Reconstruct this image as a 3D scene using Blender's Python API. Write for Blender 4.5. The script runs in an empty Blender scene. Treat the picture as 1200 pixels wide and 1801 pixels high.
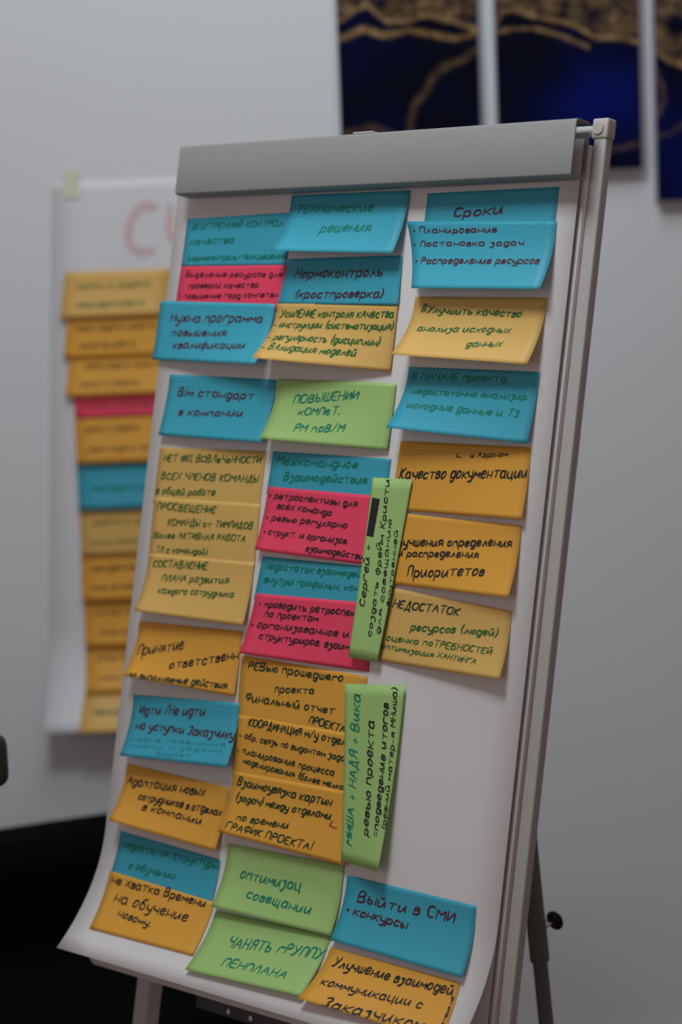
import bpy, bmesh, math, random
from mathutils import Matrix, Vector
C = bpy.context.scene.collection
S = bpy.context.scene
# ---------------------------------------------------------------- camera, world, lights, exposure
EYE = 1.68
cd = bpy.data.cameras.new('camera'); cam = bpy.data.objects.new('camera', cd); C.objects.link(cam)
cd.sensor_fit = 'VERTICAL'; cd.sensor_height = 36; cd.lens = 36*4000/1801
cd.dof.use_dof = True; cd.dof.focus_distance = 2.74; cd.dof.aperture_fstop = 2.7
cd.clip_end = 50
cam.matrix_world = Matrix(((0.99920746, 0.0398052, 0, 0), (-0.00522329, 0.1311174, -0.99135309, 0),
                           (-0.039461, 0.9905674, 0.1312214, EYE), (0, 0, 0, 1)))
S.camera = cam
w = bpy.data.worlds.new('room_light'); S.world = w; w.use_nodes = True
w.node_tree.nodes['Background'].inputs[0].default_value = (1.0, 0.80, 0.77, 1)
w.node_tree.nodes['Background'].inputs[1].default_value = 0.19
def area(name, loc, target, size, power, col):
    l = bpy.data.lights.new(name, 'AREA'); l.shape = 'SQUARE'; l.size = size; l.energy = power; l.color = col
    o = bpy.data.objects.new(name, l); C.objects.link(o); o.location = loc
    o.rotation_euler = (Vector(target)-Vector(loc)).to_track_quat('-Z', 'Y').to_euler()
area('ceiling_lamp_light', (-0.45, 2.10, 3.3), (0.0, 2.9, 1.2), 0.6, 28, (0.88, 0.97, 1.0))
area('ceiling_lamp_light_near_wall', (0.1, 2.9, 3.5), (0.0, 4.0, 1.5), 1.0, 14, (0.90, 0.97, 1.0))
area('fill_light', (-2.6, 0.6, 1.9), (0.0, 3.6, 1.3), 1.6, 9, (1.0, 0.92, 0.90))  # added soft fill from camera left, lifts the shade under the clamp bar
S.view_settings.view_transform = 'Standard'; S.view_settings.look = 'None'
S.view_settings.exposure = -0.12; S.view_settings.gamma = 1.0; S.view_settings.use_curve_mapping = False

# ---------------------------------------------------------------- helpers
def mat(name, col, rough=0.6, metal=0.0, bump=0.0, bscale=60.0, var=0.0, vscale=4.0, trans=0.0, coords='Object', spec=0.5):
    m = bpy.data.materials.new(name); m.use_nodes = True; nt = m.node_tree; N = nt.nodes; L = nt.links
    b = N['Principled BSDF']; b.inputs['Base Color'].default_value = (*col, 1)
    b.inputs['Roughness'].default_value = rough; b.inputs['Metallic'].default_value = metal
    b.inputs['Specular IOR Level'].default_value = spec
    tc = N.new('ShaderNodeTexCoord')
    if var:
        n = N.new('ShaderNodeTexNoise'); n.inputs['Scale'].default_value = vscale; n.inputs['Detail'].default_value = 4
        L.new(tc.outputs[coords], n.inputs['Vector'])
        r = N.new('ShaderNodeMapRange'); r.inputs['To Min'].default_value = 1-var; r.inputs['To Max'].default_value = 1+var
        L.new(n.outputs['Fac'], r.inputs['Value'])
        x = N.new('ShaderNodeMix'); x.data_type = 'RGBA'; x.blend_type = 'MULTIPLY'; x.inputs['Factor'].default_value = 1
        x.inputs['A'].default_value = (*col, 1); L.new(r.outputs['Result'], x.inputs['B']); L.new(x.outputs['Result'], b.inputs['Base Color'])
    if bump:
        n = N.new('ShaderNodeTexNoise'); n.inputs['Scale'].default_value = bscale; n.inputs['Detail'].default_value = 5
        L.new(tc.outputs[coords], n.inputs['Vector'])
        bp = N.new('ShaderNodeBump'); bp.inputs['Strength'].default_value = bump; bp.inputs['Distance'].default_value = 0.002
        L.new(n.outputs['Fac'], bp.inputs['Height']); L.new(bp.outputs['Normal'], b.inputs['Normal'])
    if trans:
        t = N.new('ShaderNodeBsdfTranslucent'); t.inputs['Color'].default_value = (*col, 1)
        mx = N.new('ShaderNodeMixShader'); mx.inputs[0].default_value = trans
        L.new(b.outputs[0], mx.inputs[1]); L.new(t.outputs[0], mx.inputs[2]); L.new(mx.outputs[0], N['Material Output'].inputs[0])
    return m
def link(name, me, parent=None, mats=(), mw=None):
    o = bpy.data.objects.new(name, me); C.objects.link(o)
    for m in mats: me.materials.append(m)
    if parent: o.parent = parent
    if mw is not None: o.matrix_world = mw
    return o
def empty(name, mw, label=None, cat=None, group=None):
    o = bpy.data.objects.new(name, None); C.objects.link(o); o.matrix_world = mw; o.empty_display_size = .05
    if label: tag(o, label, cat, group)
    return o
def tag(o, label, cat, group=None):
    o['label'] = label; o['category'] = cat
    if group: o['group'] = group
def box_bm(bm, x0, x1, y0, y1, z0, z1, bev=0.0, seg=2, M=None):
    r = bmesh.ops.create_cube(bm, size=1)
    for v in r['verts']: v.co = Vector(((x0+x1)/2+v.co.x*(x1-x0), (y0+y1)/2+v.co.y*(y1-y0), (z0+z1)/2+v.co.z*(z1-z0)))
    if bev:
        es = list({e for v in r['verts'] for e in v.link_edges})
        rr = bmesh.ops.bevel(bm, geom=es, offset=bev, segments=seg, profile=.5, affect='EDGES')
        vs = list({v for f in rr['faces'] for v in f.verts} | {v for v in r['verts'] if v.is_valid})
    else: vs = r['verts']
    if M is not None: bmesh.ops.transform(bm, matrix=M, verts=vs)
def done(bm, smooth=True):
    me = bpy.data.meshes.new('mesh'); bmesh.ops.recalc_face_normals(bm, faces=bm.faces); bm.to_mesh(me); bm.free()
    if smooth:
        for p in me.polygons: p.use_smooth = True
        me.set_sharp_from_angle(angle=math.radians(35))
    return me
def box(name, parent, m, *a, bev=0.0, seg=2, M=None):
    bm = bmesh.new(); box_bm(bm, *a, bev=bev, seg=seg, M=M); return link(name, done(bm), parent, (m,))
def tube_bm(bm, p, q, r, seg=24, r2=None):
    p, q = Vector(p), Vector(q); d = q-p
    M = Matrix.Translation((p+q)/2) @ d.to_track_quat('Z', 'Y').to_matrix().to_4x4()
    bmesh.ops.create_cone(bm, cap_ends=True, segments=seg, radius1=r, radius2=r if r2 is None else r2, depth=d.length, matrix=M)
def tube(name, parent, m, p, q, r, seg=24, r2=None):
    bm = bmesh.new(); tube_bm(bm, p, q, r, seg, r2); return link(name, done(bm), parent, (m,))
def grid(f, nx, ny):
    vs = [f(i/nx, j/ny) for j in range(ny+1) for i in range(nx+1)]
    fs = [(j*(nx+1)+i, (j+1)*(nx+1)+i, (j+1)*(nx+1)+i+1, j*(nx+1)+i+1) for j in range(ny) for i in range(nx)]
    me = bpy.data.meshes.new('mesh'); me.from_pydata(vs, [], fs); me.update()
    for p in me.polygons: p.use_smooth = True
    return me
def thicken(o, t):
    s = o.modifiers.new('thickness', 'SOLIDIFY'); s.thickness = t; s.offset = -1

# ---------------------------------------------------------------- materials
M_wall = mat('painted_wall', (.67, .69, .72), .85, bump=.15, bscale=180, var=.02)
M_floor = mat('floor_laminate', (.22, .15, .11), .5, var=.15)
M_base = mat('white_trim', (.70, .68, .66), .5, var=.02)
M_alu = mat('grey_aluminium', (.27, .27, .265), .55, .0, bump=.05, bscale=300, var=.02, vscale=14)
M_post = mat('grey_painted_steel', (.44, .425, .41), .5, 0, var=.03)
M_plast = mat('beige_grey_plastic', (.50, .46, .44), .4, var=.03)
M_darkst = mat('dark_grey_steel', (.13, .135, .13), .45, .1, var=.03)
M_tray = mat('dark_tray', (.05, .05, .05), .5, var=.05)
M_black = mat('black_plastic', (.008, .008, .009), .35, var=.1)
M_chrome = mat('chrome', (.6, .6, .6), .2, 1.0, var=.02)
M_panel = mat('white_panel_edge', (.66, .60, .59), .5, var=.03)
M_paper = mat('flipchart_paper', (.78, .75, .75), .9, bump=.1, bscale=25, var=.015, vscale=3, trans=.08, spec=.2)
M_paper2 = mat('wall_chart_paper', (.74, .74, .78), .9, bump=.1, bscale=25, var=.02, trans=.05, spec=.2)
M_tape = mat('masking_tape', (.66, .66, .52), .7, var=.04)
M_leather = mat('black_leather', (.0012, .0016, .0016), .8, bump=.3, bscale=90, var=.2, spec=.04)
M_wood = mat('dark_wood', (.02, .014, .008), .5, bump=.1, var=.3)
def notemat(n, c): return mat(n, c, .55, bump=.08, bscale=30, var=.035, vscale=9, trans=.16, spec=.5)
NOTE = {'b': notemat('blue_note', (.05, .43, .58)), 'y': notemat('yellow_note', (.80, .50, .14)), 'o': notemat('orange_note', (.86, .43, .055)),
        'r': notemat('pink_note', (.95, .070, .155)), 'l': notemat('green_note', (.42, .66, .22))}
INK = {'g': mat('green_ink', (.0, .20, .13), .6, var=.1), 'G': mat('dark_green_ink', (.005, .12, .02), .6, var=.1), 'd': mat('maroon_ink', (.07, .006, .02), .6, var=.1),
       'k': mat('black_ink', (.010, .010, .014), .6, var=.1), 'K': mat('black_green_ink', (.006, .035, .012), .6, var=.1),
       'f': mat('faint_blue_ink', (.02, .25, .40), .7, var=.1), 'R': mat('red_ink', (.45, .01, .01), .6, var=.1)}
INKKEYS = list(INK)

# ---------------------------------------------------------------- the room
def struct(o, kind='structure'): o['kind'] = kind; return o
WY = 4.2
struct(box('wall_back', None, M_wall, -3.2, 3.2, WY, WY+.12, 0, 3.0))
struct(box('floor', None, M_floor, -3.2, 3.2, -0.6, WY+.12, -.05, 0))
struct(box('baseboard_back', None, M_base, -3.2, 3.2, WY-.016, WY, 0, .09, bev=.003))

# ---- handwriting alphabet: strokes of grid points (x, y), baseline y=3
FONT = {
'а':'57 38 18 05 13 43 55|58 54 63','б':'5b 2a 07 04 23 43 55 47 28 07','в':'03 08 38 47 36 06|36 45 44 33 03','г':'03 08 58 57',
'д':'57 38 18 05 13 43 55|58 51 30 11','е':'05 56 48 18 05 13 33 54','ж':'08 35 03|68 35 63|38 33','з':'07 28 47 26 45 31 10 01',
'и':'08 04 13 33 58|58 54 63','й':'08 04 13 33 58|58 54 63|1b 2a 3a 4b','к':'08 03|58 05|15 53','л':'03 13 38 53','м':'03 08 34 68 63','н':'08 03|58 53|05 55',
'о':'38 18 05 13 33 55 48 28','п':'03 08|07 28 48 53','р':'08 00|07 38 56 43 13 04','с':'57 38 18 05 13 43 54','т':'08 68|38 33',
'у':'08 05 24 54|58 51 30 10','ф':'3b 30|38 18 05 13 43 65 58 38','х':'08 53|58 03','ц':'08 04 13 43|58 53 63 61','ч':'08 06 25 55|58 53',
'ш':'08 03 63 68|38 33','щ':'08 03 73 71|38 33|68 63','ъ':'08 18 13 43 55 16','ы':'08 03 33 45 06|68 63','ь':'08 03 43 55 06','э':'08 38 55 33 03|25 55',
'ю':'08 03|05 25|48 26 24 43 64 67 48','я':'53 58 18 06 25 55|25 03','і':'08 03|0a 0b',
'А':'03 3b 63|16 56','Б':'5b 0b 03 43 65 48 08','В':'03 0b 4b 59 37 07|37 65 43 03','Г':'03 0b 5b','Д':'01 03 63 61|13 3b 4b 53','Е':'5b 0b 03 53|07 47',
'Ж':'0b 37 03|6b 37 63|3b 33','З':'0a 3b 59 27 55 33 04','И':'0b 03 5b 53','Й':'0b 03 5b 53|1d 2c 3c 4d','К':'0b 03|5b 07 53','Л':'03 2b 4b 53','М':'03 0b 36 6b 63',
'Н':'0b 03|5b 53|07 57','О':'3b 0a 04 33 64 6a 3b','П':'03 0b 5b 53','Р':'03 0b 4b 59 47 07','С':'5a 3b 0a 04 33 54','Т':'0b 6b|3b 33','У':'0b 37|6b 23 03',
'Ф':'3b 33|3a 0a 06 35 66 6a 3a','Х':'0b 63|6b 03','Ц':'0b 03 53|5b 53 63 61','Ч':'0b 07 57|5b 53','Ш':'0b 03 63 6b|3b 33','Щ':'0b 03 73 71|3b 33|6b 63',
'Ы':'0b 03 33 46 07|6b 63','Ь':'0b 03 43 56 07','Э':'0b 3b 57 33 03|27 57','Ю':'0b 03|07 27|5b 39 35 53 75 79 5b','Я':'53 5b 2b 08 27 57|27 03',
'(':'3c 17 32','₽':'', ')':'0c 27 02','+':'06 46|28 24','-':'05 45','.':'03 13','!':'1c 15|13 14','/':'03 4c','•':'05 15 16 06 05 15','1':'08 1b 13','0':'1b 09 05 13 35 39 1b',
'%':'03 4b|0b 1a 09 0a|34 44 43 33','#':'1c 13|4c 43|0a 6a|05 65','>':'0b 03 36|03 05','=':'04 44|07 47'}

def paper_lift(u,v):
    d=max(0.0,-0.855-v)
    return 2.55*d*d
def note_pt(n,s,t):
    # n: corner coords [(u,v)*4] TL TR BR BL, layer height, lift bl, br
    (a,b,c,d),h,lb,lr=n
    U=(a[0]*(1-s)+b[0]*s)*(1-t)+(d[0]*(1-s)+c[0]*s)*t
    V=(a[1]*(1-s)+b[1]*s)*(1-t)+(d[1]*(1-s)+c[1]*s)*t
    k=max(0.0,(t-.12)/.88)**1.8
    return (U,V,paper_lift(U,V)+h+k*(lb*(1-s)+lr*s))

NOTES = [
 ['b', 'blue sticky note on the flipchart headed "Внутренний контроль качества" in green', [[24.8, -27.7], [224.1, -24.7], [222.2, -93.6], [23.1, -92.6]], 0.6, 0.1, 0.1, 199.2, 66.9, [['g', 12.3, 16.3, 181.1, 16.7, 11.2, 'ВНУТРЕННИЙ КОНТРОл'], ['g', 12.0, 36.7, 94.8, 35.5, 12.5, 'качества'], ['g', 9.3, 59.1, 198.4, 57.9, 11.2, '(нормоконтроль+техн.решении']]],
 ['r', 'pink sticky note between the first green-lettered blue note and the blue note reading "Нужна программа"', [[23.8, -92.7], [222.7, -93.1], [228.0, -152.9], [20.8, -149.9]], 1.3, 0.1, 0.1, 203.1, 58.7, [['d', 11.6, 14.2, 195.5, 15.0, 9.8, 'Выделение ресурсов для'], ['d', 20.4, 29.9, 153.3, 29.0, 10.5, 'проверки качества'], ['d', 7.1, 44.4, 189.9, 41.0, 9.9, '• повышение гард компетен']]],
 ['b', 'blue sticky note curling at its lower left, reading "Нужна программа" in dark red', [[-7.1, -139.6], [212.7, -144.0], [211.2, -225.2], [-8.6, -220.0]], 3.4, 1.9, 23.6, 219.9, 80.8, [['d', 24.6, 28.0, 200.3, 24.2, 16.2, 'Нужна программа'], ['d', 32.7, 46.6, 138.8, 45.1, 13.0, 'повышения'], ['d', 40.5, 64.0, 183.5, 60.1, 13.7, 'квалификации']]],
 ['b', 'pale-curling blue sticky note reading "Технические решения", directly under the clamp bar', [[220.1, -3.3], [421.8, -3.7], [421.5, -84.8], [219.9, -80.0]], 3.4, 27.6, 17.3, 201.7, 78.9, [['g', 12.2, 24.3, 145.1, 23.9, 14.9, 'ТЕХнические'], ['g', 67.0, 51.4, 150.1, 49.8, 17.2, 'решения']]],
 ['b', 'blue sticky note reading "Нормоконтроль" with a bracketed word beneath', [[226.5, -85.6], [420.8, -84.0], [424.7, -145.8], [215.3, -143.8]], 2.0, 0.1, 2.0, 201.9, 60.6, [['d', 19.4, 25.7, 170.3, 24.7, 15.2, 'Нормоконтроль'], ['d', 26.4, 51.9, 175.6, 50.9, 13.3, '(кростпроверка)']]],
 ['y', 'yellow sticky note headed "Усиление контроля качества" in green', [[215.8, -143.3], [423.4, -144.7], [423.8, -227.5], [215.3, -218.8]], 2.7, 35.0, 1.0, 208.1, 79.1, [['G', 8.0, 18.3, 202.7, 15.5, 12.9, 'УсиЛЕНИЕ контроля кАчества'], ['G', -1.7, 32.7, 204.2, 30.0, 12.2, '- инструкции (систематизация)'], ['G', -1.3, 50.2, 185.8, 49.4, 12.4, '- регулярность (дисциплин)'], ['G', 0.5, 64.4, 152.7, 64.5, 12.4, '- ВАлидация моделей']]],
 ['b', 'flat blue sticky note reading "Сроки" at the top right', [[450.1, -8.0], [651.6, -7.2], [651.6, -81.3], [449.5, -82.5]], 0.6, 0.1, 0.1, 201.8, 74.4, [['d', 46.1, 30.5, 120.6, 28.6, 15.6, 'Сроки']]],
 ['b', 'blue sticky note with a bulleted list starting "Планирование"', [[421.5, -41.8], [653.8, -47.2], [657.4, -130.5], [458.8, -127.9]], 1.3, 20.0, 22.0, 215.5, 88.6, [['d', 7.3, 15.1, 131.7, 14.0, 10.2, '• Планирование'], ['d', 4.4, 32.5, 170.9, 30.8, 10.4, '• Постановка задач'], ['d', 6.0, 55.2, 198.8, 54.5, 11.7, '• Распределение ресурсов']]],
 ['y', 'yellow sticky note reading "Улучшить качество анализа исходных данных" in green', [[449.1, -134.9], [652.2, -136.7], [651.5, -217.7], [448.4, -210.5]], 1.3, 31.9, 23.0, 203.1, 78.3, [['G', 13.1, 19.9, 168.4, 22.6, 12.1, '#Улучшить качество'], ['G', 17.3, 44.5, 159.0, 42.0, 10.7, 'анализа исходных'], ['G', 103.8, 61.4, 154.2, 59.5, 10.8, 'данных']]],
 ['b', 'blue sticky note starting "В начале проекта" in green', [[451.4, -220.8], [653.6, -223.1], [652.7, -307.4], [450.5, -298.6]], 1.3, 28.7, 8.7, 202.3, 81.0, [['g', 6.3, 15.5, 153.8, 13.1, 11.6, 'В НАЧАЛЕ проекта'], ['g', 13.8, 33.9, 190.1, 31.7, 10.3, 'недостаточно анализир.'], ['g', 13.4, 52.1, 181.0, 52.7, 11.4, 'исходные данные и ТЗ']]],
 ['o', 'orange sticky note with one heavy black line reading "Качество документации"', [[451.8, -311.5], [652.4, -310.8], [656.5, -395.0], [446.9, -395.5]], 1.3, 0.1, 8.0, 205.0, 84.2, [['k', 7.1, 46.1, 207.5, 34.7, 16.9, 'Качество документации'], ['k', 114.3, 15.6, 170.8, 11.8, 7.9, 'и Аэроном'], ['k', 92.2, 15.6, 100.6, 17.7, 7.1, '>']]],
 ['o', 'orange sticky note ending "Приоритетов", between orange and yellow ones in the right column', [[453.3, -398.3], [651.3, -402.0], [654.9, -485.6], [458.0, -485.1]], 2.0, 0.1, 14.0, 197.5, 85.3, [['k', 11.0, 39.4, 185.7, 25.2, 13.4, 'лучшения определения'], ['k', 12.3, 51.4, 138.7, 42.7, 11.6, 'и распределения'], ['k', 31.4, 74.3, 151.2, 63.0, 15.8, 'Приоритетов']]],
 ['y', 'yellow sticky note starting "Недостаток ресурсов" with a curled right edge', [[457.8, -488.7], [650.2, -500.6], [654.4, -579.7], [444.3, -579.0]], 1.3, 0.1, 14.0, 201.5, 85.2, [['K', 14.5, 22.0, 120.1, 17.4, 12.4, 'НЕДОСТАТОК'], ['G', 50.8, 44.4, 183.9, 33.4, 12.0, 'ресурсов (людей)'], ['G', 16.0, 60.1, 179.9, 57.1, 10.0, 'оценка поТРЕБНОСТЕЙ'], ['G', 11.3, 70.2, 160.9, 71.3, 8.8, 'оптимизация ХАНТИНГА']]],
 ['b', 'blue sticky note directly above the pink note with three bullets', [[236.0, -333.3], [439.1, -333.9], [437.7, -385.6], [232.3, -387.8]], 0.6, 0.1, 0.1, 204.3, 53.2, [['g', 9.8, 16.3, 149.4, 14.6, 13.5, 'Межкомандное'], ['g', 26.4, 34.9, 169.0, 32.7, 13.5, 'Взаимодействие']]],
 ['r', 'pink sticky note with three bullet points, in the middle column', [[234.7, -378.8], [431.1, -380.1], [433.1, -465.3], [232.2, -460.9]], 1.3, 9.0, 2.0, 198.7, 83.7, [['k', 5.1, 14.4, 158.8, 15.6, 11.4, '• ретроспективы для'], ['k', 21.7, 26.7, 117.5, 29.3, 11.3, 'всех команда'], ['k', 6.9, 43.3, 146.2, 43.0, 11.4, '• ревью регулярно'], ['k', 8.1, 61.5, 151.1, 61.8, 11.3, '• структ. и организов.'], ['k', 85.2, 76.7, 178.8, 77.7, 10.9, 'взаимодействи']]],
 ['b', 'blue sticky note sandwiched between two pink notes in the middle column', [[238.0, -467.9], [439.3, -467.1], [438.2, -515.3], [231.5, -522.6]], 0.6, 0.1, 0.1, 204.1, 51.6, [['g', 9.1, 15.1, 175.8, 14.2, 11.8, 'Недостаток взаимодей'], ['g', 11.5, 31.2, 175.7, 32.7, 11.8, 'внутри профильн. ком']]],
 ['r', 'pink sticky note with two bullet points, lowest of the three pink ones', [[234.8, -515.8], [433.9, -510.8], [441.4, -593.6], [224.7, -594.2]], 1.3, 8.0, 0.1, 207.9, 81.1, [['k', 10.6, 16.7, 179.5, 17.1, 12.2, '• проводить ретроспек'], ['k', 23.9, 29.4, 117.8, 28.6, 12.1, 'по проектам'], ['k', 5.3, 44.6, 172.0, 43.1, 12.2, '• организованное и'], ['k', 24.1, 58.6, 175.4, 58.2, 12.0, 'структуриров. взаим']]],
 ['l', 'green sticky note turned upright, with a blacked-out word', [[415.8, -358.4], [479.8, -357.3], [460.5, -580.8], [413.0, -579.0]], 4.8, 5.0, 5.0, 55.8, 222.5, [['k', 15.3, 158.1, 10.3, 84.0, 12.0, 'Сергей +'], ['#', [[3.8, 25.8], [13.9, 27.5], [12.0, 71.2], [2.3, 70.6]]], ['k', 36.4, 193.6, 24.4, 1.9, 10.2, 'создать фреЙм Кристи'], ['k', 49.9, 188.6, 36.4, 50.8, 9.1, 'для совещанию'], ['k', 57.0, 153.6, 48.9, 62.4, 7.8, 'внутренней']]],
 ['o', 'orange sticky note starting "Ревью прошедшего проекта"', [[220.6, -596.6], [439.8, -599.5], [442.5, -675.0], [224.3, -679.6]], 0.6, 0.1, 0.1, 218.7, 79.3, [['K', 13.9, 14.7, 178.2, 12.2, 13.0, 'РЕВью прошедшего'], ['K', 64.4, 38.4, 131.8, 32.5, 12.4, 'проекта'], ['K', 13.8, 53.6, 168.1, 53.6, 13.0, 'Финальный отчет'], ['K', 127.4, 69.4, 188.3, 74.7, 12.6, 'ПРОЕКТА']]],
 ['o', 'orange sticky note starting "Координация", middle of three stacked', [[223.8, -672.2], [444.7, -671.5], [447.7, -748.3], [229.5, -751.8]], 1.3, 0.1, 0.1, 219.6, 78.4, [['K', 22.6, 11.2, 199.4, 14.7, 12.7, 'КООРДИНАЦИЯ м/у отдела'], ['K', 7.4, 27.9, 198.5, 34.5, 10.7, '- обр. связь по видантам задан'], ['K', 4.3, 46.5, 175.8, 54.7, 11.4, '- планирование процесса'], ['K', 17.5, 58.8, 196.7, 70.6, 10.7, 'моделирования (более мелко)']]],
 ['o', 'orange sticky note ending in capitals and an exclamation mark, with a red tick', [[231.2, -743.8], [448.4, -740.5], [441.9, -828.8], [227.1, -821.6]], 2.0, 12.0, 6.0, 216.1, 83.2, [['K', 9.8, 16.8, 173.7, 20.6, 14.3, 'Взаимоувязка картин'], ['K', 12.0, 37.4, 177.1, 35.9, 12.7, '(задач) между отделами'], ['K', 24.0, 62.6, 112.2, 57.7, 12.5, 'по времени'], ['K', 9.5, 76.2, 158.5, 76.0, 12.3, 'ГРАФИК ПРОЕКТА!'], ['R', 178.7, 43.9, 190.3, 46.7, 9.8, '>']]],
 ['l', 'green sticky note turned upright, starting with green capital lettering', [[408.1, -612.0], [504.3, -603.6], [508.2, -824.4], [437.5, -823.7]], 4.8, 4.0, 16.0, 83.6, 217.3, [['g', 21.6, 196.5, 22.1, 13.3, 16.9, 'МИША + НАДЯ + Вика'], ['k', 51.7, 180.1, 44.0, 44.3, 15.7, 'ревью проекта'], ['k', 69.9, 179.0, 63.0, 22.7, 12.8, '=подведение итогов'], ['k', 82.3, 169.6, 73.8, 3.4, 9.9, '(ревний матер-я МНиша)']]],
 ['y', 'uppermost yellow sticky note of the left column, starting "Нет 100%"', [[22.3, -337.3], [223.7, -333.7], [224.0, -407.6], [21.1, -413.5]], 0.6, 0.1, 0.1, 202.3, 75.0, [['G', 9.9, 18.0, 193.2, 16.4, 12.0, 'НЕТ 100% ВОВЛеЧеННОСТИ'], ['G', 9.7, 41.7, 192.7, 41.2, 12.0, 'ВСЕХ ЧЛЕНОВ КОМАНДЫ'], ['G', 3.1, 61.7, 116.2, 60.9, 12.0, 'в общей работе']]],
 ['y', 'yellow sticky note starting "Просвещение команды"', [[23.1, -404.5], [224.6, -402.1], [226.4, -485.2], [24.8, -486.8]], 1.3, 0.1, 0.1, 201.5, 82.7, [['G', 7.5, 15.7, 119.8, 16.3, 12.2, 'ПРОСВЕЩЕНИЕ'], ['G', 31.5, 36.1, 190.9, 32.1, 11.4, 'КОМАНДЫ от ТИМЛИДОВ'], ['G', 3.8, 54.3, 179.5, 49.2, 10.9, '(более АКТИВНАЯ РАБОТА'], ['G', 13.6, 72.8, 111.9, 70.7, 10.9, 'ТЛ с командой)']]],
 ['y', 'yellow sticky note reading "Составление плана развития"', [[25.4, -480.4], [225.7, -477.1], [227.1, -558.7], [26.7, -558.4]], 2.0, 16.1, 9.0, 200.4, 79.8, [['G', 11.3, 17.2, 114.8, 14.4, 12.3, 'СОСТАВЛЕНИЕ'], ['G', 33.6, 35.1, 157.9, 29.3, 12.3, 'ПЛАНА развития'], ['G', 32.1, 51.8, 172.0, 45.8, 11.6, 'каждого сотрудника']]],
 ['b', 'blue sticky note in two maroon lines reading "Вім стандарт" beside the green one', [[26.1, -238.4], [228.2, -241.6], [227.0, -324.4], [24.8, -321.6]], 1.3, 7.6, 14.4, 202.2, 83.0, [['d', 20.8, 27.7, 164.6, 27.2, 14.4, 'Вім стандарт'], ['d', 30.1, 54.3, 151.1, 50.6, 13.5, 'в компании']]],
 ['l', 'green sticky note starting "Повышении", between the blue ones', [[231.7, -240.1], [434.5, -241.6], [433.9, -324.2], [231.1, -319.9]], 2.0, 20.7, 3.0, 202.8, 81.2, [['g', 33.8, 31.2, 141.6, 21.8, 14.4, 'ПОВЫШЕНИИ'], ['g', 47.5, 46.2, 116.5, 41.4, 12.6, 'кОМПеТ.'], ['g', 49.6, 67.9, 128.8, 62.7, 12.7, 'РМ поВ/М']]],
 ['o', 'orange sticky note in the left column with black writing starting "Принятие"', [[21.5, -571.2], [217.8, -566.3], [219.9, -649.7], [23.5, -645.7]], 1.3, 19.9, 3.6, 196.4, 79.0, [['k', 9.9, 48.6, 91.5, 30.5, 19.8, 'Принятие'], ['k', 74.9, 59.3, 200.2, 32.8, 15.0, 'ответственн'], ['K', 8.9, 79.9, 181.4, 71.2, 12.5, 'за выполняемые действия']]],
 ['b', 'blue sticky note reading "Идти / Не идти" in dark red', [[26.6, -669.7], [227.6, -657.1], [232.8, -738.8], [31.8, -751.1]], 1.3, 17.3, 15.9, 201.4, 81.7, [['d', 15.4, 25.0, 138.9, 19.6, 16.2, 'Идти /Не идти'], ['d', 13.7, 44.9, 201.7, 45.6, 14.7, 'на уступки Заказчику'], ['f', 12.3, 60.2, 186.2, 56.1, 7.0, 'новые пожелания'], ['f', 13.9, 69.0, 184.5, 63.7, 7.0, 'сроки и задачи'], ['f', 66.3, 75.7, 130.8, 74.4, 6.2, 'бюджет']]],
 ['o', 'orange sticky note starting "Адаптация новых", between two blue notes of the left column', [[30.1, -761.3], [225.8, -765.9], [223.9, -846.7], [28.1, -837.8]], 1.3, 21.0, 10.4, 195.9, 78.7, [['k', 5.8, 27.5, 153.5, 17.2, 16.2, 'Адаптация новых'], ['k', 35.1, 42.4, 189.6, 35.9, 13.2, 'сотрудников в отделах'], ['k', 49.0, 54.1, 158.2, 52.5, 12.8, 'в компании']]],
 ['b', 'blue sticky note in faint green, right above the lowest orange note at left', [[30.7, -851.4], [224.8, -858.0], [226.8, -913.3], [28.4, -915.3]], 0.6, 0.1, 0.1, 196.3, 59.6, [['g', 7.8, 18.9, 192.1, 13.6, 13.1, 'недостаток структуры'], ['g', 30.2, 41.9, 118.7, 40.4, 12.9, 'в обучении']]],
 ['o', 'orange sticky note starting "Не хватка времени" at the lower left', [[26.7, -905.0], [231.6, -910.7], [233.6, -976.3], [36.4, -978.6]], 1.3, 1.0, 1.0, 201.1, 69.9, [['k', 7.9, 13.3, 186.0, 9.3, 14.2, 'не хватка Времени'], ['k', 23.5, 33.3, 163.7, 33.4, 16.6, 'на обучение'], ['k', 40.2, 48.6, 105.6, 51.1, 12.5, 'новому.']]],
 ['l', 'green sticky note with two faint green lines, above the lowest green one', [[235.6, -835.0], [436.7, -829.2], [439.2, -914.0], [237.9, -914.3]], 2.0, 11.3, 4.4, 201.2, 82.1, [['g', 29.9, 40.3, 133.9, 40.4, 17.4, 'оптимизац'], ['g', 49.5, 62.0, 159.0, 64.1, 14.6, 'совещании']]],
 ['l', 'green sticky note reading "Чанять группу", at the bottom of the sheet', [[237.8, -919.6], [436.2, -914.2], [438.3, -984.1], [239.9, -991.9]], 1.3, 7.6, 11.0, 198.5, 71.2, [['g', 42.1, 37.2, 197.7, 27.8, 15.8, 'ЧАНЯТЬ гРУППУ'], ['g', 51.4, 58.4, 158.2, 57.4, 11.9, 'ПЕНПЛАНА']]],
 ['b', 'large flat blue sticky note "Выйти в СМИ" at the lower right of the sheet', [[443.5, -839.9], [645.8, -841.0], [651.4, -921.1], [443.2, -917.8]], 1.3, 8.0, 8.0, 205.3, 79.1, [['d', 21.7, 28.1, 173.3, 25.0, 16.6, 'Выйти в СМИ'], ['d', 9.4, 44.0, 105.1, 44.8, 14.3, '• конкурсы']]],
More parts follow.
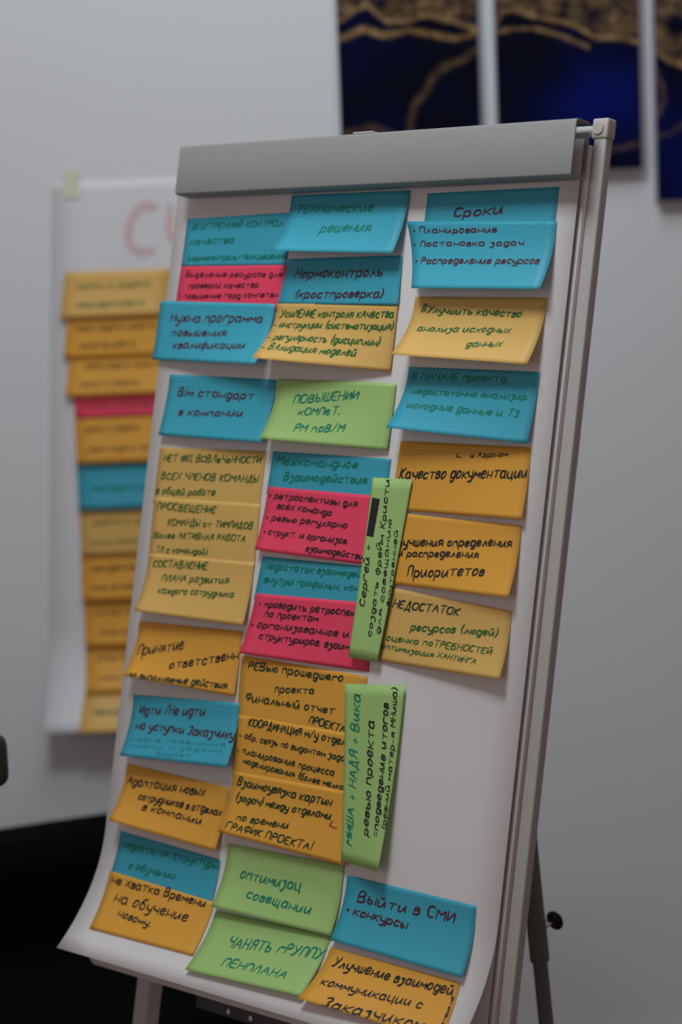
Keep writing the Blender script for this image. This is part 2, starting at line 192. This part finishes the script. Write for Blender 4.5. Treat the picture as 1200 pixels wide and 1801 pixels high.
 ['o', 'orange sticky note reading "Улучшение взаимодей", at the bottom edge', [[441.4, -926.9], [646.7, -928.4], [654.5, -990.2], [440.9, -985.9]], 1.3, 17.3, 1.0, 209.5, 60.6, [['k', 14.0, 19.6, 201.8, 14.8, 14.8, 'Улучшение взаимодей'], ['k', 13.7, 41.5, 165.9, 36.4, 12.0, 'коммуникации с'], ['k', 35.7, 61.8, 179.9, 55.3, 14.0, 'Заказчиком'], ['k', 204.6, 45.8, 205.7, 16.3, 5.4, 'ствия на']]],
]

# ---------------------------------------------------------------- the flipchart; local axes: x across the sheet, y up the board, z out of it
BM = Matrix(((0.7252, 0.1508, -0.6719, -0.2039), (-0.6886, 0.1589, -0.7075, 3.1048), (0, 0.9757, 0.2191, 0.0244+EYE), (0, 0, 0, 1)))
FOOT_V = -1.735
base_pt = BM @ Vector((.34, FOOT_V, -.06))
BL = Matrix.Translation(Vector((0, 0, 0)))
TF = BM @ Matrix.Translation((.34, FOOT_V, 0))          # flipchart origin between its feet
INV = TF.inverted() @ BM                                # board coordinates -> flipchart local
fc = empty('flipchart', TF, 'grey tripod flipchart easel holding the large sheet of sticky notes', 'flipchart')
def fpart(name, me, m, parent=fc):
    me.transform(INV); return link(name, me, parent, (m,))
def fbox(name, m, *a, bev=0.0, seg=2, parent=fc, M=None):
    bm = bmesh.new(); box_bm(bm, *a, bev=bev, seg=seg, M=M); return fpart(name, done(bm), m, parent)
def ftube(name, m, p, q, r, seg=24, r2=None, parent=fc):
    bm = bmesh.new(); tube_bm(bm, p, q, r, seg, r2); return fpart(name, done(bm), m, parent)
# backing board and its edge frame
fbox('board_panel', M_panel, .002, .676, -1.002, .042, -.021, -.0075, bev=.001)
for a in ((.0, .6755, -1.006, -.99),): fbox('frame_rail', M_plast, a[0], a[1], a[2], a[3], -.024, -.006, bev=.002)
for a in ((-.001, .004), (.6765, .6838)): fbox('frame_rail', M_panel, a[0], a[1], -1.005, .042, -.023, -.0064, bev=.0015)
# clamp bar: folded metal channel, slanted lower lip
prof = [(.0635, .004), (.0650, .008), (.0650, .026), (.0635, .030), (.0605, .0312), (.003, .0312), (.0003, .0304), (-.0010, .0285), (-.0014, .0140), (-.0012, .0040),
        (.0003, .0040), (.0002, .0140), (.0004, .0278), (.0016, .0290), (.0035, .0292), (.0600, .0292), (.0622, .0285), (.0632, .0262), (.0632, .008), (.0620, .0055)]
def channel(pf, u0, u1):
    bm = bmesh.new(); a = [bm.verts.new((u0, v, n)) for v, n in pf]; b = [bm.verts.new((u1, v, n)) for v, n in pf]; k = len(pf)
    for i in range(k): bm.faces.new((a[i], a[(i+1) % k], b[(i+1) % k], b[i]))
    # end rims as quads between outer and inner outline
    h = k//2
    for ring in (a, b):
        for i in range(h-1): bm.faces.new((ring[i], ring[i+1], ring[k-2-i], ring[k-1-i]))
    return done(bm)
fpart('clamp_bar', channel(prof, .028, .690), M_alu)
fbox('clamp_backplate', M_alu, .03, .684, .012, .056, -.0045, -.0015, bev=.001)
# tiny clip seen on top of the bar
fbox('clamp_clip', M_plast, .338, .372, .0652, .0675, .012, .027, bev=.001)
ftube('crossbar', M_post, (.06, .0605, -.0185), (.69, .0605, -.0185), .0062)
for u in (.681,):
    fbox('corner_cap', M_plast, u, u+.0225, .050, .0735, -.0270, -.0105, bev=.0022, seg=3)
    bm = bmesh.new(); tube_bm(bm, (u+.0095, .0618, -.0125), (u+.0095, .0618, -.0088), .0082, 24); bmesh.ops.bevel(bm, geom=[e for e in bm.edges], offset=.001, segments=2, affect='EDGES')
    fpart('cap_disc', done(bm), M_plast)
# right and left front legs: rounded rectangular tube with a narrower extension and rubber foot
def leg(u, n, top, a=.013, b=.0135):
    fbox('leg', M_post, u-a, u+a, -1.16, top, n-b, n+b, bev=b*.3, seg=4)
    l = fbox('leg_extension', M_post, u-a*.8, u+a*.8, FOOT_V+.03, -1.15, n-b*.8, n+b*.8, bev=b*.25, seg=3)
    fbox('leg_collar', M_plast, u-a-.0015, u+a+.0015, -1.175, -1.15, n-b-.0015, n+b+.0015, bev=.002, seg=3)
    fbox('foot', M_black, u-a-.001, u+a+.001, FOOT_V+.004, FOOT_V+.045, n-b-.001, n+b+.001, bev=.004)
leg(.6930, -.0192, .052, .0088, .0069)
leg(.046, -.070, .03)
fbox('cap_link', M_post, .03, .062, .03, .045, -.085, -.024, bev=.003)
# groove strip along the right post front
# pen tray under the board
fbox('pen_tray', M_tray, .20, .645, -1.052, -1.032, -.030, -.008, bev=.002)
fbox('tray_lip', M_tray, .20, .645, -1.032, -1.022, -.012, -.008, bev=.001)
for u in (.262, .302): ftube('screw', M_chrome, (u, -1.044, -.0085), (u, -1.044, -.006), .0035, 12)
# rear leg, hinge, collar and clamp knob (board coordinates computed from world points)
BI = BM.inverted()
def bw(p): return tuple(BI @ Vector(p))
hinge = BM @ Vector((.46, .03, -.045))
back = Vector((.6887, .7251, 0)); dv = (Vector((0, 0, -1))*math.cos(math.radians(6.0)) + back*math.sin(math.radians(6.0))).normalized()
def rl(k): return bw(hinge+dv*k)
ftube('rear_leg', M_darkst, rl(0), rl(1.036), .0122)
ftube('leg_collar', M_darkst, rl(.985), rl(1.042), .0130)
kf = (1.70+.0)/1.0
L_end = hinge.z/math.cos(math.radians(6.0)) - .012
ftube('leg_extension', M_darkst, rl(1.03), rl(L_end-.02), .0100)
ftube('foot', M_black, rl(L_end-.05), rl(L_end), .0135)
fbox('hinge_bracket', M_darkst, .435, .485, .005, .052, -.062, -.022, bev=.003)
kd = Vector((.70, .68, .20)).normalized(); kp = hinge+dv*1.003
ftube('knob_stem', M_chrome, bw(kp+kd*.012), bw(kp+kd*.034), .0027, 16)
bm = bmesh.new(); tube_bm(bm, bw(kp+kd*.033), bw(kp+kd*.041), .0132, 28); bmesh.ops.bevel(bm, geom=[e for e in bm.edges], offset=.0025, segments=2, affect='EDGES')
fpart('clamp_knob', done(bm), M_black)
# side bracing strap between the front legs
fbox('brace_bar', M_post, .06, .66, -.52, -.50, -.056, -.0215, bev=.002)

# ---------------------------------------------------------------- paper pad
pad = empty('paper_pad', BM @ Matrix.Translation((.34, .03, 0)), 'pad of large white flipchart paper, top sheet curling forward at the bottom', 'paper pad')
PI_ = Matrix.Translation((-.34, -.03, 0))
rnd = random.Random(4)
def sheet(u0, u1, vt, vb, n, lift, nx=12, ny=60):
    def f(s, t):
        v = vt+(vb-vt)*t; u = u0+(u1-u0)*s
        return (u, v, n + lift(u, v))
    me = grid(f, nx, ny); me.transform(PI_); return me
o = link('top_sheet', sheet(0, .680, .048, -1.0105, .0, lambda u, v: paper_lift(u, v)), pad, (M_paper,)); thicken(o, .0003)
for k in range(7):
    e = rnd.uniform(-.002, .002); q = .10*(k % 3)
    o = link('under_sheet', sheet(.001+.0004*k, .6795-.0007*k+e*.3, .046, -1.027-.0014*k+e, -.0008-.0008*k,
        lambda u, v, k=k: (.35*max(0, -.93-v)**2*(7-k)/7)), pad, (M_paper,)); thicken(o, .0003)

# ---------------------------------------------------------------- handwriting
def chaikin(P, it=2):
    for _ in range(it):
        if len(P) < 3: break
        Q = [P[0]]
        for i in range(len(P)-1):
            a, b = Vector(P[i]), Vector(P[i+1]); L = (b-a).length
            c = min(.25, 1.1/max(L, .01)) if _ == 0 else .25
            if i > 0: Q.append(tuple(a+(b-a)*c))
            if i < len(P)-2: Q.append(tuple(b-(b-a)*c))
        Q.append(P[-1]); P = Q
    return P
def hx(c): return int(c, 16)
def write(ln, rg, slant=.26):
    """strokes of one text line in note millimetres (x right, y down)"""
    key, x0, y0, x1, y1, cap, txt = ln
    cap *= .73
    adv = 0; gl = []
    for ch in txt:
        if ch == ' ': adv += 4.2; continue
        g = FONT.get(ch) or FONT.get(ch.lower()) or ''
        st = [[(hx(p[0]), hx(p[1])-3) for p in s.split()] for s in g.split('|') if s]
        if not st: continue
        w = max(p[0] for s in st for p in s)
        gl.append((adv, st)); adv += w+2.0
    L = math.hypot(x1-x0, y1-y0); dx, dy = (x1-x0)/L, (y1-y0)/L
    sx = L/max(adv-2.0, 1); sy = cap/8.0; ux, uy = dy, -dx
    out = []
    wob = rg.uniform(0, 6)
    for a, st in gl:
        jy = rg.uniform(-.35, .35); js = rg.uniform(.9, 1.1); ja = rg.uniform(-.06, .06)
        for s in st:
            P = [(p[0]+rg.uniform(-.22, .22), p[1]+rg.uniform(-.22, .22)) for p in s]
            Q = []
            for px, py in chaikin(P):
                X = (a+px)*sx + py*sy*(slant+ja); Y = (py*js+jy)*sy + .25*math.sin(wob+(a+px)*.09)
                Q.append((x0+dx*X+ux*Y, y0+dy*X+uy*Y))
            out.append(Q)
    return out
def ribbon(strokes, hw, V, F, mi, MI, surf):
    tol = hw*.06
    for P in strokes:
        P = [P[0]]+[b for a, b in zip(P, P[1:]) if math.hypot(a[0]-b[0], a[1]-b[1]) > tol]
        if len(P) < 2: P = [P[0], (P[0][0]+.4*hw, P[0][1])]
        n = len(P); b0 = len(V)
        for i, p in enumerate(P):
            q0 = P[max(i-1, 0)]; q1 = P[min(i+1, n-1)]
            dx, dy = q1[0]-q0[0], q1[1]-q0[1]; l = math.hypot(dx, dy) or 1; dx /= l; dy /= l
            e = -hw*.6 if i == 0 else (hw*.6 if i == n-1 else 0)
            k = hw*(.62 if i in (0, n-1) else 1.0)*(1.0+.18*(dy*.7-dx*.3))
            for s in (-1, 1): V.append(surf(p[0]+dx*e-dy*k*s, p[1]+dy*e+dx*k*s))
        for i in range(n-1):
            F.append((b0+2*i, b0+2*i+1, b0+2*i+3, b0+2*i+2)); MI.append(mi)
def ink_mesh(lines, surf, rg, hw=.9):
    V, F, MI = [], [], []; keys = []
    def ki(k):
        if k not in keys: keys.append(k)
        return keys.index(k)
    for ln in lines:
        if ln[0] == '#':                                        # the blacked-out word: dense zigzag
            (a, b, c, d) = [Vector(p) for p in ln[1]]; n = 15; Z = []
            for i in range(n+1):
                t = i/n; l = a+(d-a)*t; r = b+(c-b)*t
                Z += [tuple(l), tuple(r)] if i % 2 == 0 else [tuple(r), tuple(l)]
            ribbon([Z], 1.7, V, F, ki('k'), MI, surf); continue
        ribbon(write(ln, rg), hw*(.6 if ln[0] == 'f' else 1.0)*min(1.25, max(.8, ln[5]/11)), V, F, ki(ln[0]), MI, surf)
    me = bpy.data.meshes.new('mesh'); me.from_pydata(V, [], F); me.update()
    for k in keys: me.materials.append(INK[k])
    for p, m in zip(me.polygons, MI): p.material_index = m
    return me

# ---------------------------------------------------------------- sticky notes on the sheet (corners and lift in millimetres on the board)
for idx, (col, lab, cor, h, lb, lr, W, H, lines) in enumerate(NOTES):
    nd = ([(a/1000, b/1000) for a, b in cor], h/1000, lb/1000, lr/1000)
    o0 = Vector((cor[0][0]/1000, cor[0][1]/1000, 0))
    rg = random.Random(100+idx)
    T = Matrix.Translation(-o0)
    me = grid(lambda s, t: note_pt(nd, s, t), 14, 16); me.transform(T)
    o = link('sticky_note', me, None, (NOTE[col],), BM @ Matrix.Translation(o0)); thicken(o, .00022)
    tag(o, lab, 'sticky note', 'sticky notes on the flipchart sheet')
    def surf(x, y, nd=nd, W=W, H=H):
        p = note_pt(nd, x/W, min(1.0, max(-.12, y/H))); return (p[0], p[1], p[2]+.00035)
    lines = [l if l[0] == '#' or abs(l[4]-l[2]) > abs(l[3]-l[1]) else [l[0], max(l[1], 1.5), l[2], min(l[3], W-2.5)]+l[4:] for l in lines]
    im = ink_mesh(lines, surf, rg); im.transform(T)
    link('handwriting', im, o)

# ---------------------------------------------------------------- chart on the back wall
def wall_curl(z):                                           # how far the wall sheet stands off the wall
    d = max(0, .93-z); return .004+2.0*d*d
wc = None
def wsheet(s, t):
    z = 1.752+(.742-1.752)*t; d = max(0, .93-z)
    xl = -.503-.050*min(1, t/.8)-.08*d; xr = .17
    return (xl+(xr-xl)*s, WY-wall_curl(z), z)
o = link('wall_chart', grid(wsheet, 10, 60), None, (M_paper2,)); thicken(o, .0003)
tag(o, 'large white paper sheet with a blurred red heading, taped to the back wall', 'paper sheet')
def wl(strokes, hw, m):
    V, F, MI = [], [], []
    ribbon(strokes, hw, V, F, 0, MI, lambda x, z: (x, WY-wall_curl(z)-.001, z))
    me = bpy.data.meshes.new('mesh'); me.from_pydata(V, [], F); me.update(); return link('handwriting', me, o, (m,))
M_redw = mat('pale_red_marker', (.64, .48, .50), .7, var=.1)
wl([chaikin([(-.318, 1.700), (-.338, 1.706), (-.358, 1.688), (-.369, 1.660), (-.368, 1.634), (-.352, 1.618), (-.326, 1.622)]),
    chaikin([(-.290, 1.700), (-.297, 1.64), (-.26, 1.640), (-.235, 1.70), (-.235, 1.632)]), chaikin([(-.20, 1.70), (-.20, 1.63)])], 0.0085, M_redw)
for x in (-.466, .12):
    bm = bmesh.new(); box_bm(bm, x-.016, x+.012, WY-.0062, WY-.0048, 1.722, 1.772)
    t = link('tape', done(bm), o, (M_tape,))
    t['label'] = 'pale yellowish strip of masking tape'
WN = [('y', 1.588, 1.512, -.489, 6, 'top yellow note of the column on the back wall chart'), ('o', 1.510, 1.438, -.487, 2, 'orange note second from the top on the back wall chart'),
      ('o', 1.440, 1.368, -.487, 5, 'orange note just above the pink strip on the back wall chart'), ('r', 1.366, 1.328, -.484, 1, 'deep pink note on the back wall chart'),
      ('o', 1.329, 1.243, -.485, 5, 'orange note just below the pink strip on the back wall chart'), ('b', 1.240, 1.156, -.486, 4, 'blue note on the back wall chart'),
      ('y', 1.153, 1.069, -.486, 2, 'dull yellow note just below the blue one on the back wall chart'), ('o', 1.066, .985, -.488, 5, 'orange note with the second place below the blue one on the wall chart'),
      ('o', .983, .899, -.487, 5, 'orange note, middle of the lower three orange ones on the wall chart'), ('o', .897, .817, -.488, 4, 'orange note just above the bottom yellow one on the wall chart'),
      ('y', .815, .742, -.490, 2, 'yellow note at the curled bottom edge of the wall chart')]
M_bgink = mat('grey_brown_ink', (.12, .06, .02), .8, var=.1)
for i, (c, z1, z0, x0, lift, lab) in enumerate(WN):
    zb = z0-.008 if i not in (10,) else z0
    def wn(s, t, a=z1, b=zb, x0=x0, lift=lift, i=i):
        z = a+(b-a)*t; return (x0+.2*s-.012*t*(i in (0, 1, 2, 10)), WY-wall_curl(z)-.0015-.0004*((11-i) % 11)-lift*.0022*t**1.6, z)
    n = link('sticky_note', grid(wn, 6, 8), None, (NOTE[c],)); thicken(n, .0003)
    tag(n, lab, 'sticky note', 'sticky notes on the wall chart')
    rg = random.Random(i)
    rows = {0: 2, 1: 2, 2: 2, 3: 1, 4: 2, 5: 1, 6: 2, 7: 2, 8: 2, 9: 2, 10: 1}[i]; hh = z1-zb
    for r in range(rows):
        ln = ['k', 14+rg.uniform(0, 14), (r+.9)*hh*1000/(rows+.5), rg.uniform(110, 175), (r+.9)*hh*1000/(rows+.5), 13, rg.choice(['новые задачи проекта', 'качество работы', 'планы команды', 'сроки и задачи'])]
        V, F, MI = [], [], []
        ribbon(write(ln, rg), .9, V, F, 0, MI, lambda x, y, f=wn, hh=hh: (lambda p: (p[0], p[1]-.0008, p[2]))(f(x/200, min(1, y/1000/hh))))
        me = bpy.data.meshes.new('mesh'); me.from_pydata(V, [], F); me.update()
        link('handwriting', me, n, (INK['g'] if c in 'b' else INK['G'] if c == 'y' else M_bgink,))

# ---------------------------------------------------------------- three canvases, navy with gold veins
ART = {
'edge' : [(-0.005, 2.026), (0.035, 2.012), (0.061, 2.031), (0.082, 2.038), (0.117, 2.009), (0.147, 2.004), (0.188, 2.018), (0.239, 2.004), (0.279, 1.985), (0.308, 1.992), (0.326, 2.015), (0.347, 2.02), (0.403, 2.002), (0.453, 1.99), (0.489, 1.965), (0.535, 1.965), (0.57, 1.957), (0.596, 1.94), (0.621, 1.919), (0.646, 1.908), (0.748, 1.866), (.87, 1.82)],
'vein' : [(0.018, 1.983), (0.044, 1.99), (0.075, 2.003), (0.111, 1.989), (0.157, 1.996), (0.198, 1.988), (0.238, 1.978), (0.264, 1.983), (0.277, 1.989)],
'vein2' : [(0.309, 1.986), (0.341, 1.992), (0.382, 1.991), (0.422, 1.979), (0.453, 1.966), (0.478, 1.955)],
'branch' : [(0.276, 1.957), (0.252, 1.941), (0.216, 1.929), (0.193, 1.908), (0.182, 1.883), (0.16, 1.864), (0.151, 1.818), (0.128, 1.748)],
'low' : [(0.499, 1.766), (0.525, 1.771), (0.579, 1.781), (0.603, 1.792), (0.628, 1.797), (0.655, 1.814)],
'side' : [(0.597, 1.912), (0.61, 1.881), (0.612, 1.856), (0.603, 1.831)],
'low2' : [(0.037, 1.818), (0.079, 1.826), (0.12, 1.811)]}
AW = {'vein': (.0042, 1.0), 'vein2': (.003, .75), 'branch': (.0048, .30), 'low': (.0036, .32), 'side': (.004, .25), 'low2': (.006, .22)}
from mathutils import noise
def segd(x, z, P):
    b = 9
    for (x0, z0), (x1, z1) in zip(P, P[1:]):
        dx, dz = x1-x0, z1-z0; t = max(0, min(1, ((x-x0)*dx+(z-z0)*dz)/(dx*dx+dz*dz))); b = min(b, math.hypot(x-x0-t*dx, z-z0-t*dz))
    return b
def gold(x, z):
    e = ART['edge']; zz = e[-1][1]
    for (x0, z0), (x1, z1) in zip(e, e[1:]):
        if x0 <= x <= x1: zz = z0+(z1-z0)*(x-x0)/(x1-x0)
    nz = noise.fractal(Vector((x*16, z*16, 3)), 1.0, 2.0, 4)
    d = z-zz+.004*nz
    g = 0
    if d > 0:
        top = .9 if d < .009 else .30+.55*noise.fractal(Vector((x*26, z*34, 7)), .8, 2.0, 5)
        g = top*max(0, min(1, d/.004))*max(0, min(1, 1-(z-2.25+.15*nz)/.12))
    for k, (wd, a) in AW.items():
        q = segd(x, z, ART[k]); g = max(g, a*max(0, min(1, 1.6-q/(wd*(1+.35*nz)))))
    return max(0, min(1, g))
M_canvas = bpy.data.materials.new('navy_and_gold_paint'); M_canvas.use_nodes = True
nt = M_canvas.node_tree; Nn = nt.nodes; Ln = nt.links; b = Nn['Principled BSDF']
at = Nn.new('ShaderNodeAttribute'); at.attribute_name = 'gold'
tc = Nn.new('ShaderNodeTexCoord')
n1 = Nn.new('ShaderNodeAttribute'); n1.attribute_name = 'blue'
cr = Nn.new('ShaderNodeValToRGB'); cr.color_ramp.elements[0].position = .0; cr.color_ramp.elements[0].color = (.0012, .002, .010, 1)
cr.color_ramp.elements[1].position = 1.0; cr.color_ramp.elements[1].color = (.0012, .008, .17, 1); Ln.new(n1.outputs['Fac'], cr.inputs['Fac'])
n2 = Nn.new('ShaderNodeTexNoise'); n2.inputs['Scale'].default_value = 45; n2.inputs['Detail'].default_value = 6; Ln.new(tc.outputs['Object'], n2.inputs['Vector'])
cg = Nn.new('ShaderNodeValToRGB'); cg.color_ramp.elements[0].position = .3; cg.color_ramp.elements[0].color = (.12, .065, .022, 1)
cg.color_ramp.elements[1].position = .7; cg.color_ramp.elements[1].color = (.42, .27, .12, 1); Ln.new(n2.outputs['Fac'], cg.inputs['Fac'])
mx = Nn.new('ShaderNodeMix'); mx.data_type = 'RGBA'; Ln.new(at.outputs['Fac'], mx.inputs['Factor']); Ln.new(cr.outputs['Color'], mx.inputs['A']); Ln.new(cg.outputs['Color'], mx.inputs['B'])
Ln.new(mx.outputs['Result'], b.inputs['Base Color']); b.inputs['Roughness'].default_value = .8; b.inputs['Specular IOR Level'].default_value = .08
M_cside = mat('canvas_side', (.45, .43, .50), .7, var=.05)
BLUE = [(.47, 1.845, .045, .55), (.535, 1.885, .05, .45), (.70, 1.73, .07, .5), (.40, 2.35, .1, .4), (.1, 2.45, .1, .4)]
CV = [(.0265, .2815, 1.800, 'navy canvas with gold veins and a thin gold branch, leftmost of three on the wall'),
      (.3105, .5715, 1.735, 'navy canvas with a bright blue glow behind the top right of the flipchart'),
      (.5965, .8515, 1.674, 'navy canvas cut by the right edge of the picture, hanging lowest')]
for x0, x1, zb, lab in CV:
    zt = zb+.90
    e = empty('wall_canvas', Matrix.Translation(((x0+x1)/2, WY-.017, zb)), lab, 'painting', 'canvas triptych on the back wall')
    cx = (x0+x1)/2
    box('stretcher', e, M_cside, x0-cx, x1-cx, -.016, .0165, 0, .90, bev=.002)
    nx, ny = 56, 190
    me = grid(lambda s, t: (x0-cx+.0015+(x1-x0-.003)*s, -.0172, .8985+(.0015-.8985)*t), nx, ny)
    a = me.attributes.new('gold', 'FLOAT', 'POINT')
    bl = me.attributes.new('blue', 'FLOAT', 'POINT')
    for v in me.vertices:
        X, Z = v.co.x+cx, v.co.z+zb; a.data[v.index].value = gold(X, Z)
        nz = noise.fractal(Vector((X*7, Z*7, 1)), 1, 2, 3)
        bl.data[v.index].value = max(0, min(1, .02+.15*nz + sum(q*math.exp(-((X-px)**2+(Z-pz)**2)/(2*r*r)) for px, pz, r, q in BLUE)))
    link('painted_face', me, e, (M_canvas,))

# ---------------------------------------------------------------- black armchair behind the flipchart
yaw = math.radians(24)
AM = Matrix.Translation((-.42, 3.60, 0)) @ Matrix.Rotation(yaw, 4, 'Z')
ac = empty('armchair', AM, 'black armchair standing behind the flipchart', 'armchair')
box('seat_base', ac, M_leather, -.41, .41, -.30, .34, .10, .34, bev=.03, seg=4)
box('seat_cushion', ac, M_leather, -.30, .30, -.32, .24, .335, .47, bev=.045, seg=5)
bm = bmesh.new(); box_bm(bm, -.45, .45, .17, .36, .32, .625, bev=.05, seg=6); bmesh.ops.subdivide_edges(bm, edges=[e for e in bm.edges if abs((e.verts[0].co-e.verts[1].co).x) > .3], cuts=12, use_grid_fill=True)
for v in bm.verts:
    if v.co.z > .52: v.co.z += .012*(1-(v.co.x/.45)**2)
link('backrest', done(bm), ac, (M_leather,))
for s in (-1, 1): box('armrest', ac, M_leather, min(s*.29, s*.43), max(s*.29, s*.43), -.32, .20, .12, .53, bev=.05, seg=5)
for sx in (-1, 1):
    for sy in (-.26, .28): tube('leg', ac, M_wood, (sx*.35, sy, 0), (sx*.35, sy, .11), .018, 16, .026)

# dark wooden chair whose top rail just enters at the left edge
WM = Matrix.Translation((-.722, 2.80, 0))
ch = empty('wooden_chair', WM, 'dark wooden chair at the left edge, only its top rail end in view', 'chair')
box('seat', ch, M_wood, -.21, .21, -.20, .20, .43, .465, bev=.012, seg=3)
for sx in (-1, 1):
    box('leg', ch, M_wood, sx*.185-.018, sx*.185+.018, -.19, -.155, 0, .435, bev=.005)
    box('leg', ch, M_wood, sx*.185-.018, sx*.185+.018, .165, .20, 0, .95, bev=.005)
for k in range(4): box('back_slat', ch, M_wood, -.135+.07*k, -.105+.07*k, .178, .192, .46, .94, bev=.004)
bm = bmesh.new(); box_bm(bm, -.262, .262, .165, .20, .932, 1.004, bev=.016, seg=4); link('top_rail', done(bm), ch, (M_wood,))
